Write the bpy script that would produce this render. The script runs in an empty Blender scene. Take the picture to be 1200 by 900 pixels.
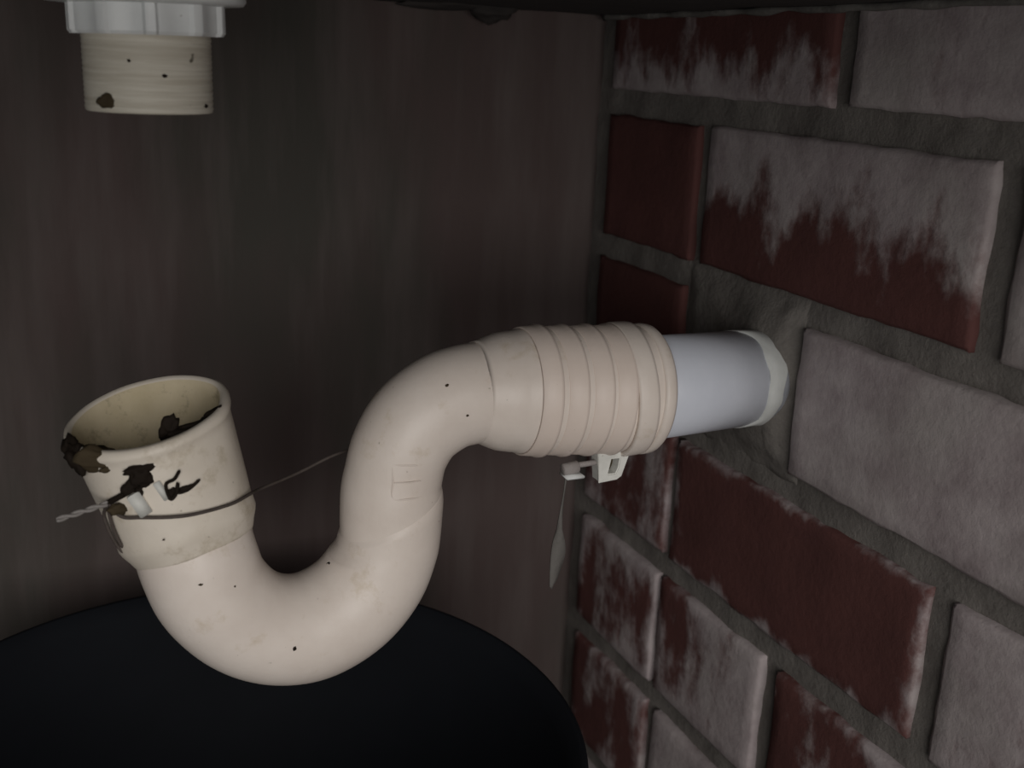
import bpy, bmesh, math, random
from mathutils import Vector, Matrix, noise

random.seed(7)
SC = bpy.context.scene
COL = SC.collection

# ------------------------------------------------------------------ camera
cam_data = bpy.data.cameras.new('camera')
cam = bpy.data.objects.new('camera', cam_data)
COL.objects.link(cam)
right = Vector((0.9153, -0.4002, 0.0452)); up = Vector((0.0701, 0.2688, 0.9606)); fwd = Vector((0.3966, 0.8761, -0.2741))
M = Matrix((right, up, -fwd)).transposed().to_4x4()
M.translation = Vector((-0.4148, -0.7640, -0.1836))
cam.matrix_world = M
cam_data.sensor_width = 36.0
cam_data.lens = 36.0 * 1310.4 / 1200.0
cam_data.clip_start = 0.01
cam_data.dof.use_dof = True
cam_data.dof.focus_distance = 0.60
cam_data.dof.aperture_fstop = 10.0
SC.camera = cam

# ------------------------------------------------------------------ light
SC.view_settings.view_transform = 'Standard'
SC.view_settings.look = 'None'
SC.view_settings.gamma = 1.0
SC.view_settings.use_curve_mapping = False
SC.view_settings.exposure = 0.0

world = bpy.data.worlds.new('world'); SC.world = world
world.use_nodes = True
world.node_tree.nodes['Background'].inputs[0].default_value = (0.86, 0.93, 1.0, 1)
world.node_tree.nodes['Background'].inputs[1].default_value = 0.08

def area(name, loc, target, sx, sy, energy, color):
    d = bpy.data.lights.new(name, 'AREA'); d.shape = 'RECTANGLE'
    d.size = sx; d.size_y = sy; d.energy = energy; d.color = color
    o = bpy.data.objects.new(name, d); COL.objects.link(o)
    o.location = loc
    o.rotation_euler = (Vector(target) - Vector(loc)).to_track_quat('-Z', 'Y').to_euler()
    return o
# daylight coming in through the open front of the sink base
area('daylight_opening', (-0.72, -2.1, 0.05), (-0.25, -0.2, -0.40), 1.3, 1.3, 24.0, (1.0, 0.965, 0.93))

# ------------------------------------------------------------------ helpers
def tag(o, label=None, cat=None, group=None, kind=None):
    if label: o['label'] = label
    if cat: o['category'] = cat
    if group: o['group'] = group
    if kind: o['kind'] = kind
    return o

def link(name, bm, mat, parent=None, smooth=True):
    me = bpy.data.meshes.new(name)
    bmesh.ops.recalc_face_normals(bm, faces=bm.faces)
    bm.to_mesh(me); bm.free()
    if smooth:
        for p in me.polygons: p.use_smooth = True
    me.materials.append(mat)
    o = bpy.data.objects.new(name, me); COL.objects.link(o)
    if parent is not None:
        o.parent = parent
        o.matrix_parent_inverse = Matrix.Translation(-parent.location)
    return o

def empty(name, loc):
    o = bpy.data.objects.new(name, None); COL.objects.link(o)
    o.location = loc; o.empty_display_size = 0.02
    return o

def catmull(pts, n=8):
    P = [Vector(p) if len(p) == 3 else Vector(p) for p in pts]
    P = [P[0] * 2 - P[1]] + P + [P[-1] * 2 - P[-2]]
    out = []
    for i in range(1, len(P) - 2):
        for k in range(n):
            t = k / n
            a, b, c, d = P[i-1], P[i], P[i+1], P[i+2]
            out.append(0.5 * ((2*b) + (c-a)*t + (2*a-5*b+4*c-d)*t*t + (3*b-a-3*c+d)*t**3))
    out.append(P[-2])
    return out

def frames(pts, closed=False):
    n = len(pts); T = []
    for i in range(n):
        if closed: t = pts[(i+1) % n] - pts[i-1]
        else: t = pts[min(i+1, n-1)] - pts[max(i-1, 0)]
        T.append(t.normalized())
    ref = Vector((0, -1, 0)) if abs(T[0].y) < 0.9 else Vector((0, 0, 1))
    N = (ref - T[0] * ref.dot(T[0])).normalized()
    out = []
    for i in range(n):
        N = (N - T[i] * N.dot(T[i])).normalized()
        out.append((T[i], N, T[i].cross(N)))
    return out

def ring(bm, c, N, B, r, seg, wob=None):
    vs = []
    for k in range(seg):
        a = 2 * math.pi * k / seg
        rr = r if wob is None else r + wob(a)
        vs.append(bm.verts.new(c + (N * math.cos(a) + B * math.sin(a)) * rr))
    return vs

def bridge(bm, a, b):
    n = len(a)
    for k in range(n):
        bm.faces.new((a[k], a[(k+1) % n], b[(k+1) % n], b[k]))

def sweep(bm, pts, radii, seg=24, cap=(True, True), inner=None):
    """tube along pts; inner = wall thickness makes it hollow"""
    fr = frames(pts)
    rings = [ring(bm, p, f[1], f[2], r, seg) for p, f, r in zip(pts, fr, radii)]
    for a, b in zip(rings, rings[1:]): bridge(bm, a, b)
    if inner:
        ins = [ring(bm, p, f[1], f[2], max(r - inner, 0.001), seg) for p, f, r in zip(pts, fr, radii)]
        for a, b in zip(ins, ins[1:]): bridge(bm, b, a)
        bridge(bm, ins[0], rings[0]); bridge(bm, rings[-1], ins[-1])
    else:
        if cap[0]: bm.faces.new(list(reversed(rings[0])))
        if cap[1]: bm.faces.new(rings[-1])

def lathe(bm, origin, axis, prof, seg=72, closed=False, wob=None):
    """prof: list of (t, r) along axis"""
    ax = Vector(axis).normalized()
    ref = Vector((0, -1, 0)) if abs(ax.y) < 0.9 else Vector((0, 0, 1))
    N = (ref - ax * ref.dot(ax)).normalized(); B = ax.cross(N)
    o = Vector(origin)
    rings = [ring(bm, o + ax * t, N, B, r, seg, (lambda a, t=t, r=r: wob(a, t, r)) if wob else None) for t, r in prof]
    for a, b in zip(rings, rings[1:]): bridge(bm, a, b)
    if closed: bridge(bm, rings[-1], rings[0])
    else:
        bm.faces.new(list(reversed(rings[0]))); bm.faces.new(rings[-1])

def box(bm, lo, hi, bevel=0.0):
    r = bmesh.ops.create_cube(bm, size=1.0)
    lo, hi = Vector(lo), Vector(hi)
    for v in r['verts']:
        v.co = Vector([(lo[i] + hi[i]) / 2 + v.co[i] * (hi[i] - lo[i]) for i in range(3)])
    if bevel:
        es = list({e for v in r['verts'] for e in v.link_edges})
        bmesh.ops.bevel(bm, geom=es, offset=bevel, segments=2, affect='EDGES')

def lump(name, loc, scale, mat, parent, seed=0, rot=(0, 0, 0), amp=0.35, sub=3, freq=1.6):
    bm = bmesh.new()
    bmesh.ops.create_icosphere(bm, subdivisions=sub, radius=1.0)
    from mathutils import Euler
    R = Euler(rot).to_matrix()
    off = Vector((seed * 3.1, seed * 1.7, seed * 5.3))
    for v in bm.verts:
        d = v.co.normalized()
        k = 1 + amp * noise.noise(d * freq + off) * 1.6 + amp * 0.4 * noise.noise(d * freq * 3 + off)
        p = Vector((d.x * scale[0], d.y * scale[1], d.z * scale[2])) * k
        v.co = Vector(loc) + R @ p
    return link(name, bm, mat, parent)

# ------------------------------------------------------------------ materials
def nt(name):
    m = bpy.data.materials.new(name); m.use_nodes = True
    t = m.node_tree; b = t.nodes['Principled BSDF']
    return m, t, b

def node(t, kind, **kw):
    n = t.nodes.new(kind)
    for k, v in kw.items():
        if k.startswith('i_'): n.inputs[k[2:].replace('_', ' ')].default_value = v
        else: setattr(n, k, v)
    return n

def noise_node(t, scale, detail=4, rough=0.6, vec=None, stretch=None):
    n = node(t, 'ShaderNodeTexNoise'); n.inputs['Scale'].default_value = scale
    n.inputs['Detail'].default_value = detail; n.inputs['Roughness'].default_value = rough
    tc = node(t, 'ShaderNodeNewGeometry') if vec is None else None
    src = tc.outputs['Position'] if tc else vec
    if stretch:
        mp = node(t, 'ShaderNodeMapping'); mp.inputs['Scale'].default_value = stretch
        t.links.new(src, mp.inputs['Vector']); src = mp.outputs[0]
    t.links.new(src, n.inputs['Vector'])
    return n.outputs['Fac']

def ramp(t, src, stops):
    r = node(t, 'ShaderNodeValToRGB')
    while len(r.color_ramp.elements) < len(stops): r.color_ramp.elements.new(0.5)
    for e, (p, c) in zip(r.color_ramp.elements, stops):
        e.position = p; e.color = (c, c, c, 1) if isinstance(c, (int, float)) else (*c, 1)
    t.links.new(src, r.inputs[0]); return r.outputs[0]

def mix(t, fac, a, b):
    m = node(t, 'ShaderNodeMix', data_type='RGBA')
    for s, i in ((fac, 0), (a, 6), (b, 7)):
        if isinstance(s, (int, float)): m.inputs[i].default_value = s
        elif isinstance(s, tuple): m.inputs[i].default_value = (*s, 1)
        else: t.links.new(s, m.inputs[i])
    return m.outputs[2]

def math_n(t, op, a, b=None, c=None, clamp=False):
    m = node(t, 'ShaderNodeMath', operation=op, use_clamp=clamp)
    for i, s in enumerate((a, b, c)):
        if s is None: continue
        if isinstance(s, (int, float)): m.inputs[i].default_value = s
        else: t.links.new(s, m.inputs[i])
    return m.outputs[0]

def bump(t, b, h, strength=0.3, dist=0.001):
    n = node(t, 'ShaderNodeBump'); n.inputs['Strength'].default_value = strength; n.inputs['Distance'].default_value = dist
    t.links.new(h, n.inputs['Height']); t.links.new(n.outputs[0], b.inputs['Normal'])

def plastic(name, c0, c1, stain=None, stain_th=(0.55, 0.75), rough=0.42, sc=28, speck=True, bumpy=0.12):
    m, t, b = nt(name)
    col = mix(t, ramp(t, noise_node(t, sc, 5, 0.6), [(0.35, 0.0), (0.7, 1.0)]), c0, c1)
    if stain:
        col = mix(t, ramp(t, noise_node(t, sc * 1.3, 6, 0.7), [(stain_th[0], 0.0), (stain_th[1], 0.75)]), col, stain)
    if speck:
        col = mix(t, ramp(t, noise_node(t, 330, 2, 0.5), [(0.74, 0.0), (0.80, 0.6)]), col, (0.20, 0.16, 0.11))
    t.links.new(col, b.inputs['Base Color'])
    b.inputs['Roughness'].default_value = rough
    b.inputs['Specular IOR Level'].default_value = 0.35
    b.inputs['Subsurface Weight'].default_value = 0.0
    bump(t, b, noise_node(t, 120, 5, 0.6), bumpy, 0.0015)
    return m

M_pvc = plastic('aged_cream_pvc', (0.76, 0.685, 0.62), (0.68, 0.60, 0.535), (0.50, 0.40, 0.26), (0.60, 0.80))
M_cup = plastic('yellowed_pvc', (0.74, 0.675, 0.585), (0.64, 0.575, 0.485), (0.40, 0.33, 0.22), (0.55, 0.72), rough=0.5)
M_bore = plastic('scaled_pvc_inside', (0.66, 0.57, 0.40), (0.52, 0.44, 0.28), (0.07, 0.055, 0.03), (0.52, 0.68), rough=0.65)
M_rib = plastic('peach_pvc', (0.76, 0.66, 0.59), (0.70, 0.60, 0.53), rough=0.45, sc=20)
M_blue = plastic('pale_blue_pvc', (0.66, 0.69, 0.76), (0.60, 0.63, 0.70), rough=0.33, speck=False, bumpy=0.05)
M_pale = plastic('pale_sealant', (0.56, 0.575, 0.56), (0.46, 0.47, 0.455), rough=0.7, sc=60)
M_white = plastic('white_plastic', (0.74, 0.76, 0.755), (0.64, 0.66, 0.66), rough=0.4, sc=40)
M_grip = plastic('pale_clip_plastic', (0.72, 0.72, 0.68), (0.58, 0.58, 0.54), rough=0.6, sc=80)

def dark_mat(name, c, c2, rough=0.8, sc=90):
    m, t, b = nt(name)
    t.links.new(mix(t, noise_node(t, sc, 4), c, c2), b.inputs['Base Color'])
    b.inputs['Roughness'].default_value = rough
    b.inputs['Specular IOR Level'].default_value = 0.15
    bump(t, b, noise_node(t, 300, 4), 0.5, 0.001)
    return m
M_grime = dark_mat('dark_grime', (0.008, 0.005, 0.004), (0.020, 0.014, 0.009))
M_grime_brown = dark_mat('brown_grime', (0.028, 0.020, 0.011), (0.075, 0.056, 0.032))
M_wire = dark_mat('rusted_wire', (0.05, 0.04, 0.035), (0.11, 0.09, 0.08), 0.6, 200)
M_wire_end = dark_mat('bare_wire', (0.20, 0.185, 0.175), (0.28, 0.26, 0.25), 0.5, 200)
M_strip = dark_mat('grey_thread_tape', (0.10, 0.095, 0.088), (0.16, 0.15, 0.14), 0.8, 150)
M_bolt = dark_mat('dull_grey_metal', (0.32, 0.30, 0.29), (0.24, 0.21, 0.20), 0.5, 200)

# threaded, dirty stub
m, t, b = nt('dirty_thread'); M_thread = m
fine = noise_node(t, 40, 6, 0.7, stretch=(0.35, 0.35, 9.0))
col = mix(t, ramp(t, fine, [(0.42, 0.0), (0.60, 1.0)]), (0.50, 0.46, 0.38), (0.62, 0.585, 0.50))
col = mix(t, ramp(t, noise_node(t, 110, 3, 0.6), [(0.70, 0.0), (0.76, 0.9)]), col, (0.06, 0.05, 0.03))
t.links.new(col, b.inputs['Base Color']); b.inputs['Roughness'].default_value = 0.6
bump(t, b, fine, 0.3, 0.001)

# bucket
m, t, b = nt('black_bucket_plastic'); M_bucket = m
t.links.new(mix(t, noise_node(t, 25, 3), (0.0085, 0.0095, 0.0120), (0.0110, 0.0125, 0.0160)), b.inputs['Base Color'])
b.inputs['Roughness'].default_value = 0.75
b.inputs['Specular IOR Level'].default_value = 0.10

# plaster
m, t, b = nt('grey_brown_plaster'); M_plaster = m
big = noise_node(t, 5, 4, 0.55, stretch=(1.6, 1.0, 0.55))
streak = noise_node(t, 16, 5, 0.6, stretch=(2.4, 1, 0.28))
col = mix(t, ramp(t, big, [(0.40, 0.0), (0.60, 1.0)]), (0.070, 0.065, 0.057), (0.092, 0.069, 0.065))
col = mix(t, math_n(t, 'MULTIPLY', ramp(t, streak, [(0.45, 0.0), (0.75, 1.0)]), 0.7), col, (0.130, 0.108, 0.102))
t.links.new(col, b.inputs['Base Color']); b.inputs['Roughness'].default_value = 0.9
b.inputs['Specular IOR Level'].default_value = 0.15
hn = math_n(t, 'ADD', noise_node(t, 60, 6, 0.65), math_n(t, 'MULTIPLY', streak, 1.2))
bump(t, b, hn, 0.35, 0.002)

# mortar
m, t, b = nt('grey_mortar'); M_mortar = m
col = mix(t, ramp(t, noise_node(t, 35, 6, 0.7), [(0.3, 0.0), (0.7, 1.0)]), (0.135, 0.123, 0.113), (0.215, 0.200, 0.183))
t.links.new(col, b.inputs['Base Color']); b.inputs['Roughness'].default_value = 0.95
b.inputs['Specular IOR Level'].default_value = 0.1
bump(t, b, noise_node(t, 220, 6, 0.7), 0.6, 0.002)
m, t, b = nt('pale_mortar'); M_mortar_pale = m
col = mix(t, ramp(t, noise_node(t, 45, 6, 0.7), [(0.3, 0.0), (0.7, 1.0)]), (0.10, 0.093, 0.085), (0.20, 0.19, 0.175))
t.links.new(col, b.inputs['Base Color']); b.inputs['Roughness'].default_value = 0.95
bump(t, b, noise_node(t, 220, 6, 0.7), 0.6, 0.002)

# concrete under the counter
m, t, b = nt('sooty_concrete'); M_counter = m
col = mix(t, noise_node(t, 20, 5, 0.6), (0.020, 0.017, 0.016), (0.050, 0.042, 0.038))
t.links.new(col, b.inputs['Base Color']); b.inputs['Roughness'].default_value = 0.9
bump(t, b, noise_node(t, 80, 5, 0.6), 0.5, 0.002)

# brick: fired clay under a crust of salt.  Each brick carries its own amount of crust.
m, t, b = nt('salted_clay_brick'); M_brick = m
def attr(nm):
    a = node(t, 'ShaderNodeAttribute'); a.attribute_type = 'OBJECT'; a.attribute_name = nm
    return a.outputs['Fac']
uv = node(t, 'ShaderNodeAttribute'); uv.attribute_type = 'GEOMETRY'; uv.attribute_name = 'face_pos'
sp = node(t, 'ShaderNodeSeparateXYZ'); t.links.new(uv.outputs['Vector'], sp.inputs[0])
yn, zn = sp.outputs[0], sp.outputs[1]          # -1..1 along the brick and up the brick
s = attr('salt')
s = math_n(t, 'MULTIPLY_ADD', zn, attr('salt_up'), s)
s = math_n(t, 'MULTIPLY_ADD', yn, attr('salt_out'), s)
em = math_n(t, 'MAXIMUM', math_n(t, 'ABSOLUTE', math_n(t, 'POWER', math_n(t, 'ABSOLUTE', yn), 3.0)), math_n(t, 'ABSOLUTE', zn))
em = math_n(t, 'POWER', em, 4.5)
s = math_n(t, 'MULTIPLY_ADD', em, attr('salt_rim'), s)
n1 = noise_node(t, 17, 3, 0.55, stretch=(1, 2.0, 0.9))
n2 = noise_node(t, 90, 5, 0.7)
s = math_n(t, 'MULTIPLY_ADD', math_n(t, 'SUBTRACT', n1, 0.5), 2.6, s)
s = math_n(t, 'MULTIPLY_ADD', math_n(t, 'SUBTRACT', n2, 0.5), 0.8, s)
mr = node(t, 'ShaderNodeMapRange', interpolation_type='SMOOTHSTEP'); t.links.new(s, mr.inputs[0])
mr.inputs[1].default_value = -0.30; mr.inputs[2].default_value = 0.42
red = mix(t, noise_node(t, 30, 4, 0.6), (0.080, 0.036, 0.034), (0.130, 0.054, 0.048))
salt_c = mix(t, ramp(t, noise_node(t, 28, 5, 0.65), [(0.35, 0.0), (0.65, 1.0)]), (0.29, 0.243, 0.248), (0.44, 0.388, 0.390))
salt_c = mix(t, ramp(t, noise_node(t, 12, 3, 0.6), [(0.45, 0.0), (0.8, 0.6)]), salt_c, (0.39, 0.37, 0.345))
col = mix(t, mr.outputs[0], red, salt_c)
col = mix(t, attr('corner_shade'), col, (0.022, 0.013, 0.013))  # darkens corner bricks: shade of the wall corner put into their colour
t.links.new(col, b.inputs['Base Color']); b.inputs['Roughness'].default_value = 0.9
b.inputs['Specular IOR Level'].default_value = 0.15
hn = math_n(t, 'ADD', noise_node(t, 160, 6, 0.7), math_n(t, 'MULTIPLY', mr.outputs[0], 0.6))
bump(t, b, hn, 0.45, 0.0015)

# ------------------------------------------------------------------ setting
def wavy_grid(origin, ux, uy, w, h, nx, ny, normal, amp, freq, thick):
    """slab with an uneven front face"""
    bm = bmesh.new(); o = Vector(origin); ux, uy, n = Vector(ux), Vector(uy), Vector(normal)
    V = []
    for j in range(ny + 1):
        row = []
        for i in range(nx + 1):
            p = o + ux * (w * i / nx) + uy * (h * j / ny)
            row.append(bm.verts.new(p + n * amp * (noise.noise(p * freq) + 0.5 * noise.noise(p * freq * 2.7))))
        V.append(row)
    for j in range(ny):
        for i in range(nx): bm.faces.new((V[j][i], V[j][i+1], V[j+1][i+1], V[j+1][i]))
    B = [bm.verts.new(o + ux * w * a + uy * h * c - n * thick) for a, c in ((0, 0), (1, 0), (1, 1), (0, 1))]
    bm.faces.new(B)
    edge = [([V[0][i] for i in range(nx + 1)], B[0], B[1]), ([V[j][nx] for j in range(ny + 1)], B[1], B[2]),
            ([V[ny][i] for i in range(nx, -1, -1)], B[2], B[3]), ([V[j][0] for j in range(ny, -1, -1)], B[3], B[0])]
    for vs, a, c in edge: bm.faces.new(vs + [c, a])
    return bm

ZF = -0.93
YB = 0.024
tag(link('wall_back', wavy_grid((-1.30, YB, ZF), (1, 0, 0), (0, 0, 1), 1.309, 0.90, 130, 90, (0, -1, 0), 0.0018, 9, 0.08), M_plaster), kind='structure')
wall_right = tag(link('wall_right', wavy_grid((0.0060, YB + 0.08, ZF), (0, -1, 0), (0, 0, 1), 1.30, 0.90, 240, 170, (-1, 0, 0), 0.0022, 22, 0.07), M_mortar), kind='structure')
bm = bmesh.new(); box(bm, (-1.30, -1.4, ZF - 0.05), (0.0085, YB, ZF))
tag(link('floor', bm, M_mortar, smooth=False), kind='structure')

# bricks -----------------------------------------------------------
def brick(y0, y1, z0, z1, salt, up_=0.0, out=0.0, rim=0.25, seed=0, k=9):
    """y0 nearer the corner (larger y), y1 nearer the viewer; front face about x = 0"""
    bm = bmesh.new(); fp = bm.verts.layers.float_vector.new('face_pos')
    # columns and rows, with a narrow one at each border so that the arris stays crisp
    Ly, Lz = abs(y1 - y0), abs(z1 - z0)
    n_ = max(4, int(Ly / 0.011)); cols = [0, .0026 / Ly] + [i / n_ for i in range(1, n_)] + [1 - .0026 / Ly, 1]
    rws = [0, .0026 / Lz] + [j / 9 for j in range(1, 9)] + [1 - .0026 / Lz, 1]
    nx, nz = len(cols) - 1, len(rws) - 1
    proud = random.uniform(-0.0012, 0.0010)
    tz = random.uniform(-0.0012, 0.0012); off = Vector((seed * 2.3, seed * 7.1, seed))
    V = []
    for j in range(nz + 1):
        row = []
        for i in range(nx + 1):
            a, c = cols[i], rws[j]
            y = y0 + (y1 - y0) * a; z = z0 + (z1 - z0) * c + tz * (a - 0.5) * 2
            p = Vector((0, y, z))
            e = 0.0016 * noise.noise(p * 55 + off) + 0.0012 * noise.noise(p * 140 + off)
            if j in (0, nz): z += e
            if i in (0, nx): y += e
            x = -proud + 0.0011 * noise.noise(p * 30 + off)
            if j in (0, nz) or i in (0, nx): x += 0.0016 + 0.0010 * noise.noise(p * 90 + off)
            v = bm.verts.new((x, y, z)); v[fp] = (2 * a - 1, 2 * c - 1, 0)
            row.append(v)
        V.append(row)
    for j in range(nz):
        for i in range(nx): bm.faces.new((V[j][i], V[j][i+1], V[j+1][i+1], V[j+1][i]))
    border = [V[0][i] for i in range(nx + 1)] + [V[j][nx] for j in range(1, nz + 1)] + [V[nz][i] for i in range(nx - 1, -1, -1)] + [V[j][0] for j in range(nz - 1, 0, -1)]
    back = []
    for v in border:
        w = bm.verts.new((0.022, v.co.y, v.co.z)); w[fp] = v[fp]; back.append(w)
    n = len(border)
    for k in range(n): bm.faces.new((border[k], back[k], back[(k+1) % n], border[(k+1) % n]))
    bm.faces.new(back)
    o = link('brick', bm, M_brick, wall_right)
    o['corner_shade'] = 0.62 if y0 > -.01 and k < 5 else 0.0; o['salt'] = float(salt); o['salt_up'] = float(up_); o['salt_out'] = float(out); o['salt_rim'] = float(rim)  # first value: amount of painted shade for bricks at the corner
    return o

P, HB = 0.108, 0.090
# per course: list of (y0, y1, salt, up, out, rim)
courses = {
 1: [(0, -.252, -.35, -.75, -.15, .1), (-.268, -.508, .55, .0, .0, .3), (-.524, -.764, .2, 0, 0, .3), (-.78, -1.02, .3, 0, 0, .3)],
 2: [(0, -.124, -1.2, 0, 0, .1), (-.137, -.375, .02, 1.0, .05, .15), (-.394, -.634, .55, .2, 0, .3), (-.65, -.89, .1, .4, 0, .3), (-.906, -1.146, .3, 0, 0, .3)],
 3: [(0, -.122, -1.2, 0, 0, .1), (-.254, -.506, 1.0, 0, .0, .1), (-.522, -.762, .4, 0, 0, .3), (-.778, -1.018, -.2, .3, 0, .3)],
 4: [(0, -.124, -.1, 0, 0, .2), (-.133, -.376, -.85, -.1, -.1, .95), (-.392, -.632, .45, .25, -.25, .3), (-.648, -.888, -.2, .3, 0, .4), (-.904, -1.144, .3, 0, 0, .3)],
 5: [(0, -.121, -.15, -.1, .15, .5), (-.126, -.250, .15, -.2, .45, .4), (-.266, -.506, .25, .15, .75, .2), (-.522, -.762, 0, .3, 0, .3), (-.778, -1.018, .3, 0, 0, .3)],
 6: [(0, -.120, -.3, .1, 0, .3), (-.132, -.372, .45, 0, 0, .3), (-.388, -.628, .1, .3, 0, .3), (-.644, -.884, .2, 0, 0, .3), (-.90, -1.14, .2, 0, 0, .3)],
 7: [(0, -.250, 0, .2, 0, .3), (-.266, -.506, .3, .2, 0, .3), (-.522, -.762, -.3, 0, 0, .3), (-.778, -1.018, .2, 0, 0, .3)],
}
sd = 0
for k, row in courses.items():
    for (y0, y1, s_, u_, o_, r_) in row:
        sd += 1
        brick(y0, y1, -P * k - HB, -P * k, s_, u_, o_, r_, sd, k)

# mortar patch that closes the hole round the outgoing pipe
bm = bmesh.new(); V = []
NX, NZ = 34, 34
for j in range(NZ + 1):
    r_ = []
    for i in range(NX + 1):
        a, c = i / NX, j / NZ
        y = -.119 - a * .138; z = -.421 + c * .118
        p = Vector((0, y, z))
        ed = min(a, 1 - a, c, 1 - c) * 7
        h = min(1, ed)
        g = math.exp(-((((y + .217) / .042) ** 2 + ((z + .362) / .042) ** 2) ** 2))
        x = 0.0068 - h * (0.0052 + 0.0085 * g + 0.0016 * noise.noise(p * 40)) + 0.0006 * noise.noise(p * 150)
        r_.append(bm.verts.new((x, y + .002 * noise.noise(p * 60) * (1 - h), z + .003 * noise.noise(p * 50 + Vector((4, 4, 4))) * (1 - h))))
    V.append(r_)
for j in range(NZ):
    for i in range(NX): bm.faces.new((V[j][i], V[j][i+1], V[j+1][i+1], V[j+1][i]))
bd = [V[0][i] for i in range(NX + 1)] + [V[j][NX] for j in range(1, NZ + 1)] + [V[NZ][i] for i in range(NX - 1, -1, -1)] + [V[j][0] for j in range(NZ - 1, 0, -1)]
bk = [bm.verts.new((0.014, v.co.y, v.co.z)) for v in bd]
for k in range(len(bd)): bm.faces.new((bd[k], bk[k], bk[(k+1) % len(bd)], bd[(k+1) % len(bd)]))
bm.faces.new(bk)
link('mortar_patch', bm, M_mortar, wall_right)

# ------------------------------------------------------------------ countertop above
ct = empty('countertop', (-0.55, -0.35, -0.145))
tag(ct, 'dark sooty concrete countertop slab over the pipes, seen edge-on along the top', 'countertop')
bm = wavy_grid((-1.28, YB - 0.002, -0.145), (1, 0, 0), (0, -1, 0), 1.278, 0.74, 120, 70, (0, 0, -1), 0.0012, 14, 0.055)
link('slab', bm, M_counter, ct)
lump('mortar_lump', (-0.095, 0.004, -0.146), (0.016, 0.014, 0.0085), M_counter, ct, 3)
lump('mortar_lump', (-0.125, 0.006, -0.144), (0.040, 0.014, 0.0045), M_counter, ct, 5)
bm = bmesh.new()
pts = [Vector((-0.003 + 0.002 * noise.noise(Vector((0, y * 40, 1))), y, -0.1462 + 0.0014 * noise.noise(Vector((3, y * 30, 1))))) for y in [0.01 - 0.006 * i for i in range(80)]]
sweep(bm, pts, [0.0022 + 0.0016 * noise.noise(Vector((7, p.y * 45, 0))) for p in pts], 8)
link('mortar_bead', bm, M_mortar_pale, ct)

# ------------------------------------------------------------------ sink drain fitting
FX, FY = -0.3575, -0.24
dr = empty('sink_drain_fitting', (FX, FY, -0.21))
tag(dr, 'white threaded sink drain fitting with lugged nut hanging open from the countertop', 'drain fitting')
bm = bmesh.new()
lathe(bm, (FX, FY, -0.1445), (0.02, 0, -1), [(0, .034), (.0135, .034), (.0145, .0405), (.0165, .0417), (.0195, .0417), (.0210, .0405), (.0215, .034)], 64)
link('flange', bm, M_white, dr)
bm = bmesh.new()
def nutw(a, t, r):
    k = (a / (2 * math.pi) * 10) % 1.0
    lug = 0.0016 if (k < 0.22) else 0.0
    poly = 0.0009 * math.cos((a * 10))
    return (lug + poly) if r > 0.029 else 0
lathe(bm, (FX, FY, -0.165), (0.02, 0, -1), [(0, .0275), (0, .0299), (.0010, .0307), (.0120, .0307), (.0134, .0296), (.0134, .0272)], 160, True, nutw)
link('nut', bm, M_white, dr, smooth=False)
bm = bmesh.new()
prof = [(0, .0266)]
z = 0.0
while z < 0.0435:
    prof += [(z, .0266), (z + .0008, .02685), (z + .0013, .02685), (z + .0020, .0266)]; z += .0022
prof += [(.0440, .0268), (.0447, .0262), (.0447, .0238), (0, .0238)]
lathe(bm, (FX, FY, -0.1655), (0.006, 0, -1), prof, 72, True)
link('threaded_tailpiece', bm, M_thread, dr)
lump('grime_spot', (FX - .018, FY - .0199, -0.2055), (.0045, .0012, .0028), M_grime_brown, dr, 2)
lump('grime_spot', (FX + .0035, FY - .0266, -0.1945), (.0011, .0007, .0008), M_grime, dr, 4, sub=2)
lump('grime_spot', (FX + .0213, FY - .0163, -0.2065), (.0012, .0009, .0010), M_grime, dr, 6, sub=2)
lump('grime_spot', (FX - .010, FY - .0248, -0.189), (.0008, .0006, .0007), M_grime, dr, 8, sub=2)

# ------------------------------------------------------------------ outgoing pipe in the brick wall
op = empty('wall_waste_pipe', (0.0, -0.219, -0.3595))
tag(op, 'short pale blue waste pipe stub coming out of the brick wall', 'pipe')
A = Vector((-0.125, -0.2465, -0.3545)); B_ = Vector((0.005, -0.2155, -0.3625)); ax = (B_ - A).normalized(); L = (B_ - A).length
bm = bmesh.new(); lathe(bm, A, ax, [(0, .0272), (0, .0298), (L, .0292), (L, .0272)], 72, True)
link('pipe_wall', bm, M_blue, op)
bm = bmesh.new()
def endw(a, t, r): return 0.0007 * noise.noise(Vector((math.cos(a) * 3, math.sin(a) * 3, t * 90)))
N = (Vector((0, -1, 0)) - ax * ax.dot(Vector((0, -1, 0)))).normalized(); Bn = ax.cross(N)
seg = 72; rows = []
for q, (tt, rr) in enumerate([(0, .0292), (0, .0298), (.5, .0299), (.85, .0298), (1.0, .0288)]):
    row = []
    for k in range(seg):
        a = 2 * math.pi * k / seg
        st = L - .0285 + .0045 * noise.noise(Vector((math.cos(a) * 1.6, math.sin(a) * 1.6, 3.3)))
        en = L - .0120 + .006 * noise.noise(Vector((math.cos(a) * 2.5, math.sin(a) * 2.5, 9.3)))
        d = st + (en - st) * tt
        row.append(bm.verts.new(A + ax * d + (N * math.cos(a) + Bn * math.sin(a)) * (rr + endw(a, d, 0))))
    rows.append(row)
for a_, b_ in zip(rows, rows[1:]): bridge(bm, a_, b_)
tag(link('sealant_sleeve', bm, M_pale, op), 'pale rough sealant band against the wall')

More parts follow.
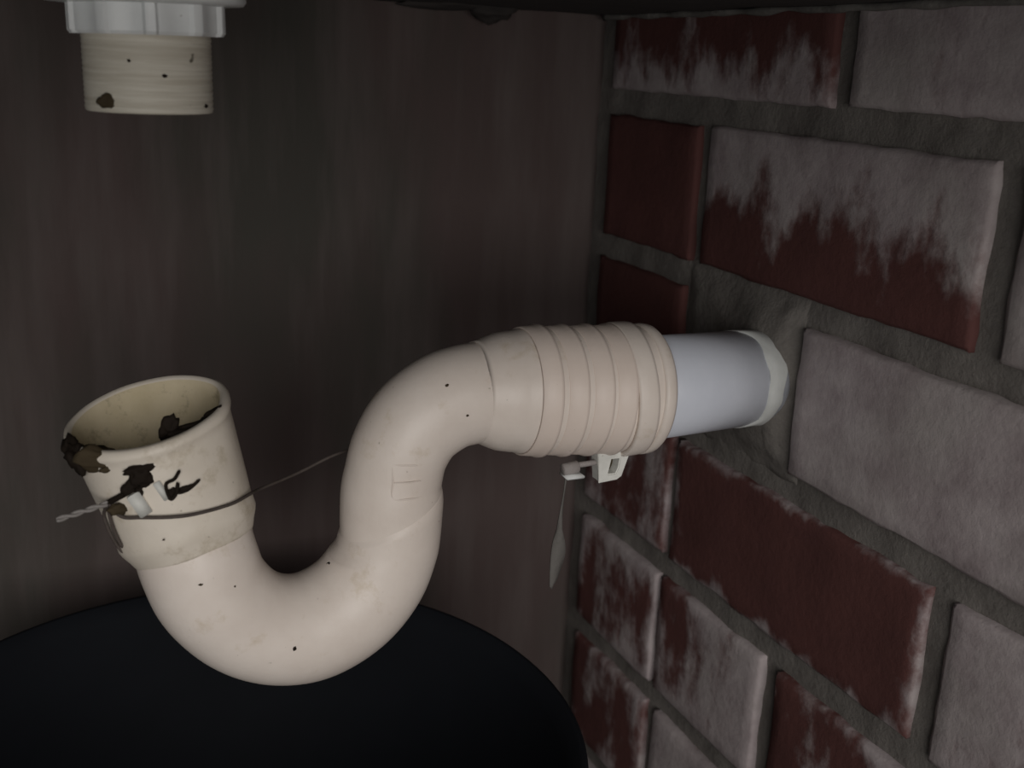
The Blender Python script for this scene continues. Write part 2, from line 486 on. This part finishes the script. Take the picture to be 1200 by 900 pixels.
# ------------------------------------------------------------------ the trap
tr = empty('drain_trap', (-0.305, -0.24, -0.4985))
tag(tr, 'cream plastic P-trap with open grimy socket, U-bend and ribbed coupling', 'drain trap')
RING = Vector((-0.3464, -0.24, -0.4127))                  # foot of the socket
MO = Vector((-0.3637, -0.2290, -0.3507))                  # middle of the mouth
AX = (MO - RING).normalized()                             # axis of the socket
MN = Vector((-0.2365, -0.0959, 0.9669)).normalized()      # the mouth was sawn off at a slant
# socket cup: profile runs from the mouth (t=0) downwards (t>0)
def cupw(a, t, r):
    return 0.0006 * noise.noise(Vector((math.cos(a) * 2, math.sin(a) * 2, t * 30)))
bm = bmesh.new()
lathe(bm, MO, -AX, [(.0010, .0350), (-.0004, .0364), (.0004, .0384), (.0026, .0393), (.0052, .0391), (.0068, .0379), (.0110, .0375), (.0300, .0359), (.0450, .0345), (.0540, .0337),
                    (.0560, .0340), (.0605, .0339), (.0630, .0330), (.0670, .0309), (.0700, .0296), (.0712, .0289), (.0712, .0250), (.0690, .0262), (.0660, .0300), (.0600, .0312), (.0300, .0330), (.0060, .0346)], 96, True, cupw)
def slant(p):
    d = p - MO; t = -d.dot(AX); e = d + AX * t
    w = max(0.0, min(1.0, 1 - t / 0.055)) ** 1.3
    w2 = max(0.0, min(1.0, (t - 0.045) / 0.015))
    return p - AX * (MN.dot(e) / MN.dot(AX)) * w + AX * (-e.y) * 0.09 * w2
for v in bm.verts: v.co = slant(v.co)
cup = link('socket_cup', bm, M_cup, tr)
cup.data.materials.append(M_bore)
for p in cup.data.polygons:
    c = p.center - MO; tt = -c.dot(AX); rr = (c + AX * tt).length
    if -c.dot(MN) > 0.0022 and rr < 0.0352 and p.normal.dot(c + AX * tt) < 0: p.material_index = 1
# U bend
NB = MO - AX * 0.066
ub = [(NB.x, NB.y, NB.z, .0288), (-.3430, -.2435, -.4270, .0287), (-.3370, -.2445, -.4425, .0284), (-.3235, -.2440, -.4590, .0281), (-.3065, -.2435, -.4685, .0283), (-.2869, -.2425, -.4703, .0287), (-.2671, -.2410, -.4625, .0286),
      (-.2531, -.24, -.4480, .0283), (-.2465, -.24, -.4310, .0280), (-.2447, -.24, -.4190, .0278), (-.2443, -.24, -.4140, .0276), (-.2441, -.24, -.4105, .0266)]
S = catmull([Vector(p) for p in ub], 8)
bm = bmesh.new(); sweep(bm, [s_.to_3d() for s_ in S], [s_[3] for s_ in S], 64, inner=.0028)
for v in bm.verts:                                        # the lip of the U-bend slopes up towards the wall side
    v.co.z += 0.50 * (v.co.x + .2441) * max(0, min(1, (v.co.z + .434) / .022)) * max(0, min(1, (v.co.x + .290) / .018))
link('u_bend', bm, M_pvc, tr)
el = [(-.2443, -.24, -.4320, .0262), (-.2443, -.24, -.4180, .0266), (-.2440, -.24, -.4010, .0265), (-.2430, -.24, -.3920, .0257), (-.2395, -.24, -.3780, .0256), (-.2310, -.24, -.3645, .0258), (-.2170, -.24, -.3550, .0262), (-.2040, -.24, -.3515, .0266), (-.1900, -.24, -.3507, .0268), (-.1830, -.2405, -.3507, .0268)]
S = catmull([Vector(p) for p in el], 8)
bm = bmesh.new(); sweep(bm, [s_.to_3d() for s_ in S], [s_[3] for s_ in S], 64, inner=.0028)
elbow = link('elbow', bm, M_pvc, tr)
# ribbed coupling
CA = Vector((-.2000, -.2395, -.3505)); CB = Vector((-.0945, -.2435, -.3552)); cax = (CB - CA).normalized(); CL = (CB - CA).length
prof = [(0, .0267), (.003, .0274), (.0075, .0294), (.0125, .0313), (.019, .0323), (.0225, .0326), (.0240, .0333), (.030, .0338)]
link_ribs = [.0365, .0510, .0655, .0790]
body = prof + [(.034, .0343), (.082, .0350), (.090, .0349), (.098, .0352), (.1015, .0350), (.1030, .0335), (.1030, .0300), (.098, .0300), (.010, .0262)]
bm = bmesh.new(); lathe(bm, CA, cax, body, 80, True)
coup = link('coupling', bm, M_pvc, tr)
for t0 in link_ribs:
    bm = bmesh.new()
    r0 = .0343 + (t0 - .034) * .0146
    lathe(bm, CA, cax, [(t0 - .0105, r0 - .0006), (t0 - .0100, r0 + .0003), (t0 - .0035, r0 + .0009), (t0 - .0012, r0 + .0017), (t0 + .0006, r0 + .0017), (t0 + .0012, r0 + .0002), (t0 + .0012, r0 - .0008)], 80, True)
    tag(link('rib', bm, M_rib, tr), None)
bm = bmesh.new()
lathe(bm, CA, cax, [(.0960, .0345), (.0965, .0362), (.0985, .0368), (.1020, .0364), (.1040, .0348), (.1045, .0325), (.1035, .0300), (.1, .03)], 80, True)
link('end_lip', bm, M_pvc, tr)
# clamp ring, slightly askew, with a lug below
cc = CA + cax * .0865; kax = (cax + Vector((0, 0, 0.10)) + Vector((0, -0.05, 0))).normalized()
bm = bmesh.new()
lathe(bm, cc, kax, [(-.0040, .0350), (-.0036, .0371), (-.0022, .0377), (.0060, .0374), (.0078, .0370), (.0080, .0350)], 80, True)
ck = link('clamp_ring', bm, M_pvc, tr)
# lug: tapered plate with a slot
def prism(bm, poly, y0, y1):
    a = [bm.verts.new((x, y0, z)) for x, z in poly]; b2 = [bm.verts.new((x, y1, z)) for x, z in poly]
    bm.faces.new(a); bm.faces.new(list(reversed(b2)))
    for k in range(len(poly)): bm.faces.new((a[k], b2[k], b2[(k+1) % len(poly)], a[(k+1) % len(poly)]))
bm = bmesh.new()
outer = [(-.1312, -.3840), (-.1290, -.4030), (-.1180, -.4030), (-.1150, -.4012), (-.1105, -.3870), (-.1090, -.3790), (-.1330, -.3790)]
hole = [(-.1222, -.3905), (-.1238, -.3990), (-.1190, -.3990), (-.1178, -.3960), (-.1170, -.3905)]
def plate(bm, outer, hole, y0, y1):
    for y in (y0, y1):
        pass
    def tri(y, flip):
        vo = [bm.verts.new((x, y, z)) for x, z in outer]; vh = [bm.verts.new((x, y, z)) for x, z in hole]
        es = [bm.edges.new((vo[k], vo[(k+1) % len(vo)])) for k in range(len(vo))] + [bm.edges.new((vh[k], vh[(k+1) % len(vh)])) for k in range(len(vh))]
        bmesh.ops.triangle_fill(bm, edges=es, use_beauty=True)
        return vo, vh
    o1, h1 = tri(y0, False); o2, h2 = tri(y1, True)
    for A1, B1 in ((o1, o2), (h1, h2)):
        for k in range(len(A1)): bm.faces.new((A1[k], A1[(k+1) % len(A1)], B1[(k+1) % len(B1)], B1[k]))
plate(bm, outer, hole, -.2560, -.2470)
bmesh.ops.bevel(bm, geom=[e for e in bm.edges if len(e.link_faces) == 2 and e.calc_face_angle(0) > 0.8], offset=.0006, segments=2, affect='EDGES')
link('lug', bm, M_grip, ck, smooth=False)
bm = bmesh.new()
prism(bm, [(-.1240, -.3880), (-.1245, -.4000), (-.1172, -.4000), (-.1160, -.3880)], -.2490, -.2472)
link('lug_web', bm, M_grime_brown, ck, smooth=False)
# screw with nut behind the lug
bm = bmesh.new(); lathe(bm, (-.1480, -.2520, -.3935), (1, 0, 0.04), [(0, .0016), (.016, .0016), (.020, .0014)], 16)
sc_ = tag(link('screw', bm, M_bolt, tr), 'dull grey metal screw')
bm = bmesh.new(); lathe(bm, (-.1500, -.2520, -.3950), (1, 0, .1), [(-.0005, .0026), (0, .0034), (.0085, .0036), (.0092, .0028)], 20, False)
link('screw_nut', bm, M_bolt, sc_)
bm = bmesh.new(); box(bm, (-.1502, -.2580, -.3992), (-.1392, -.2470, -.3975), .0005)
link('washer', bm, M_white, sc_)

# moulded mark on the elbow: a faint raised stem with bars
def wire(name, pts, r, mat, parent, n=6, seg=10, tip=True):
    S = catmull([Vector(p) for p in pts], n)
    bm = bmesh.new()
    sweep(bm, S, [r * (0.5 if tip and k in (0, len(S) - 1) else 1) for k in range(len(S))], seg)
    return link(name, bm, mat, parent)
wire('moulded_mark', [(-.2510, -.2627, -.3778), (-.2511, -.2640, -.3860), (-.2512, -.2645, -.3950), (-.2440, -.2664, -.3957), (-.2356, -.2643, -.3957)], .00045, M_pvc, elbow)
wire('moulded_mark', [(-.2510, -.2627, -.3776), (-.2450, -.2652, -.3780), (-.2390, -.2657, -.3782)], .00045, M_pvc, elbow)
wire('moulded_mark', [(-.2510, -.2642, -.3868), (-.2440, -.2664, -.3868), (-.2370, -.2654, -.3868)], .00040, M_pvc, elbow)

# grime on the socket
def G(loc, sc, mat=None, seed=1, rot=(0, 0, 0), amp=.35, nm='grime_lump', par=None):
    return lump(nm, loc, sc, mat or M_grime, par or cup, seed, rot, amp)
G((-.3960, -.2450, -.3660), (.0048, .0060, .0085), M_grime, 1, (0, -.35, 0))
G((-.3985, -.2400, -.3610), (.0038, .0060, .0050), M_grime, 2)
G((-.3878, -.2555, -.3628), (.0098, .0042, .0058), M_grime_brown, 3, (0, .2, 0))
G((-.3845, -.2590, -.3670), (.0040, .0018, .0016), M_grime_brown, 4, (0, -.25, 0))
G((-.3700, -.2680, -.3650), (.0088, .0017, .0021), M_grime, 5, (0, -.1, 0))
G((-.3705, -.2685, -.3690), (.0052, .0018, .0050), M_grime, 6)
G((-.3755, -.2662, -.3735), (.0050, .0016, .0028), M_grime, 7, (0, -.7, 0))
G((-.3725, -.2675, -.3768), (.0018, .0012, .0038), M_grime, 8, (0, .5, 0))
G((-.3810, -.2618, -.3860), (.0038, .0012, .0030), M_grime_brown, 9)
G((-.3490, -.2570, -.3530), (.0090, .0030, .0030), M_grime, 10, (0, -.25, 0), .5)
G((-.3560, -.2550, -.3515), (.0036, .0024, .0062), M_grime, 11, (0, .3, 0), .5)
G((-.3365, -.2500, -.3480), (.0050, .0020, .0018), M_grime, 12, (0, -.5, 0), .5)
wire('grime_thread', [(-.3545, -.2712, -.3665), (-.3570, -.2712, -.3705), (-.3608, -.2712, -.3728), (-.3590, -.2712, -.3800), (-.3562, -.2714, -.3770), (-.3555, -.2714, -.3725), (-.3560, -.2714, -.3770), (-.3510, -.2706, -.3765), (-.3455, -.2695, -.3725)], .0008, M_grime, cup)
wire('grime_thread', [(-.3880, -.2545, -.3865), (-.3830, -.2600, -.3820), (-.3780, -.2650, -.3775), (-.3740, -.2670, -.3745)], .0014, M_grime, cup)
G((-.3520, -.2705, -.3758), (.0040, .0008, .0011), M_grime, 13, (0, -.3, 0))
G((-.3588, -.2707, -.3775), (.0016, .0008, .0028), M_grime, 14, (0, .3, 0))
for (p, r_, sz) in (((-.3722, -.2680, -.3822), .50, (.0060, .0028, .0118)), ((-.3625, -.2702, -.3760), .50, (.0034, .0014, .0100))):
    bm = bmesh.new(); box(bm, (-sz[0] / 2, -sz[1] / 2, -sz[2] / 2), (sz[0] / 2, sz[1] / 2, sz[2] / 2), .0004)
    for v in bm.verts: v.co = Vector(p) + Matrix.Rotation(-r_, 3, 'Y') @ v.co
    tag(link('clip_tab', bm, M_grip, cup), 'pale plastic tab under the grime')
for i, (p, sc3) in enumerate([((-.2768, -.2440, -.4362), (.0026, .0020, .0017)), ((-.3472, -.2720, -.4241), (.0011, .0006, .0006)), ((-.3031, -.2717, -.4658), (.0009, .0006, .0011)),
                              ((-.3312, -.2704, -.4282), (.0006, .0005, .0005)), ((-.2224, -.2604, -.3394), (.0010, .0006, .0008)), ((-.2132, -.2663, -.3541), (.0009, .0006, .0006)), ((-.3627, -.2706, -.3998), (.0006, .0004, .0004))]):
    lump('grime_spot', p, sc3, M_grime if i in (0, 2) else M_grime_brown, tr, 20 + i, sub=2)

# ------------------------------------------------------------------ tie wire round the socket
tw = empty('tie_wire', (-.3851, -.262, -.3845))
tag(tw, 'thin rusted wire tied around the open socket and running behind the elbow', 'wire')
wire('wire_span', [(-.3851, -.2590, -.3835), (-.3798, -.2622, -.3895), (-.3718, -.2677, -.3888), (-.3592, -.2721, -.3884), (-.3478, -.2720, -.3882), (-.3312, -.2655, -.3880), (-.3190, -.2520, -.3890), (-.3110, -.2380, -.3925), (-.2890, -.2220, -.3925), (-.2684, -.2180, -.3860), (-.2504, -.2110, -.3860), (-.2350, -.2120, -.3870)], .00085, M_wire, tw)
wire('wire_loop', [(-.3851, -.2590, -.3835), (-.3866, -.2500, -.3925), (-.3852, -.2500, -.3994), (-.3822, -.2500, -.4075), (-.3790, -.2500, -.4130)], .0008, M_wire, tw)
wire('wire_loop', [(-.3851, -.2590, -.3835), (-.3848, -.2560, -.3890), (-.3838, -.2550, -.3950), (-.3822, -.2545, -.4012), (-.3796, -.2540, -.4085)], .0008, M_wire, tw)
for ph in (0, math.pi):
    pts = []
    for k in range(25):
        f_ = k / 24; c = Vector((-.4073, -.262, -.3878)).lerp(Vector((-.3851, -.2600, -.3832)), f_)
        a = ph + f_ * 11
        pts.append(c + Vector((0, math.cos(a), math.sin(a))) * .0007)
    tag(wire('wire_twist', pts, .0008, M_wire_end, tw, 2), 'lighter twisted wire end')

# ------------------------------------------------------------------ strip hanging off the screw
bm = bmesh.new()
cs = catmull([Vector(p) for p in [(-.1476, -.2525, -.3950), (-.1489, -.2530, -.4072), (-.1500, -.2525, -.4222), (-.1498, -.2515, -.4350), (-.1499, -.2520, -.4453), (-.1511, -.2525, -.4546), (-.1526, -.2525, -.4648)]], 5)
L_ = len(cs); rows = []
for i, c in enumerate(cs):
    f_ = i / (L_ - 1)
    w = .0010 + .0006 * f_ + .0030 * max(0, math.sin(max(0, (f_ - .45) / .55) * math.pi)) ** .8
    w *= 1 if i < L_ - 1 else .4
    fold = .0012 * math.sin(f_ * 9)
    rows.append([bm.verts.new(c + Vector((sx * w, sy * .0004 + fold * sx, sx * .0010 * f_))) for sx, sy in ((-1, -1), (0, -2.2), (1, -1), (1, 1), (0, -.6), (-1, 1))])
for a_, b_ in zip(rows, rows[1:]): bridge(bm, a_, b_)
bm.faces.new(rows[0]); bm.faces.new(rows[-1])
tag(link('tape_strip', bm, M_strip, None), 'limp grey strip of tape dangling beneath the ribbed coupling', 'tape strip')

# ------------------------------------------------------------------ bucket
BK = Vector((-0.3301, -0.2299, ZF)); H = -0.54 - ZF; BR = 0.1936
bu = empty('bucket', BK)
tag(bu, 'large round black plastic bucket standing open under the trap', 'bucket')
bm = bmesh.new()
lathe(bm, BK, (0, 0, 1), [(0, .150), (H - .03, BR - .0085), (H - .012, BR - .008), (H - .010, BR), (H - .002, BR), (H, BR - .002), (H - .0005, BR - .0045), (H - .012, BR - .0110), (.006, .146)], 128)
link('bucket_wall', bm, M_bucket, bu)
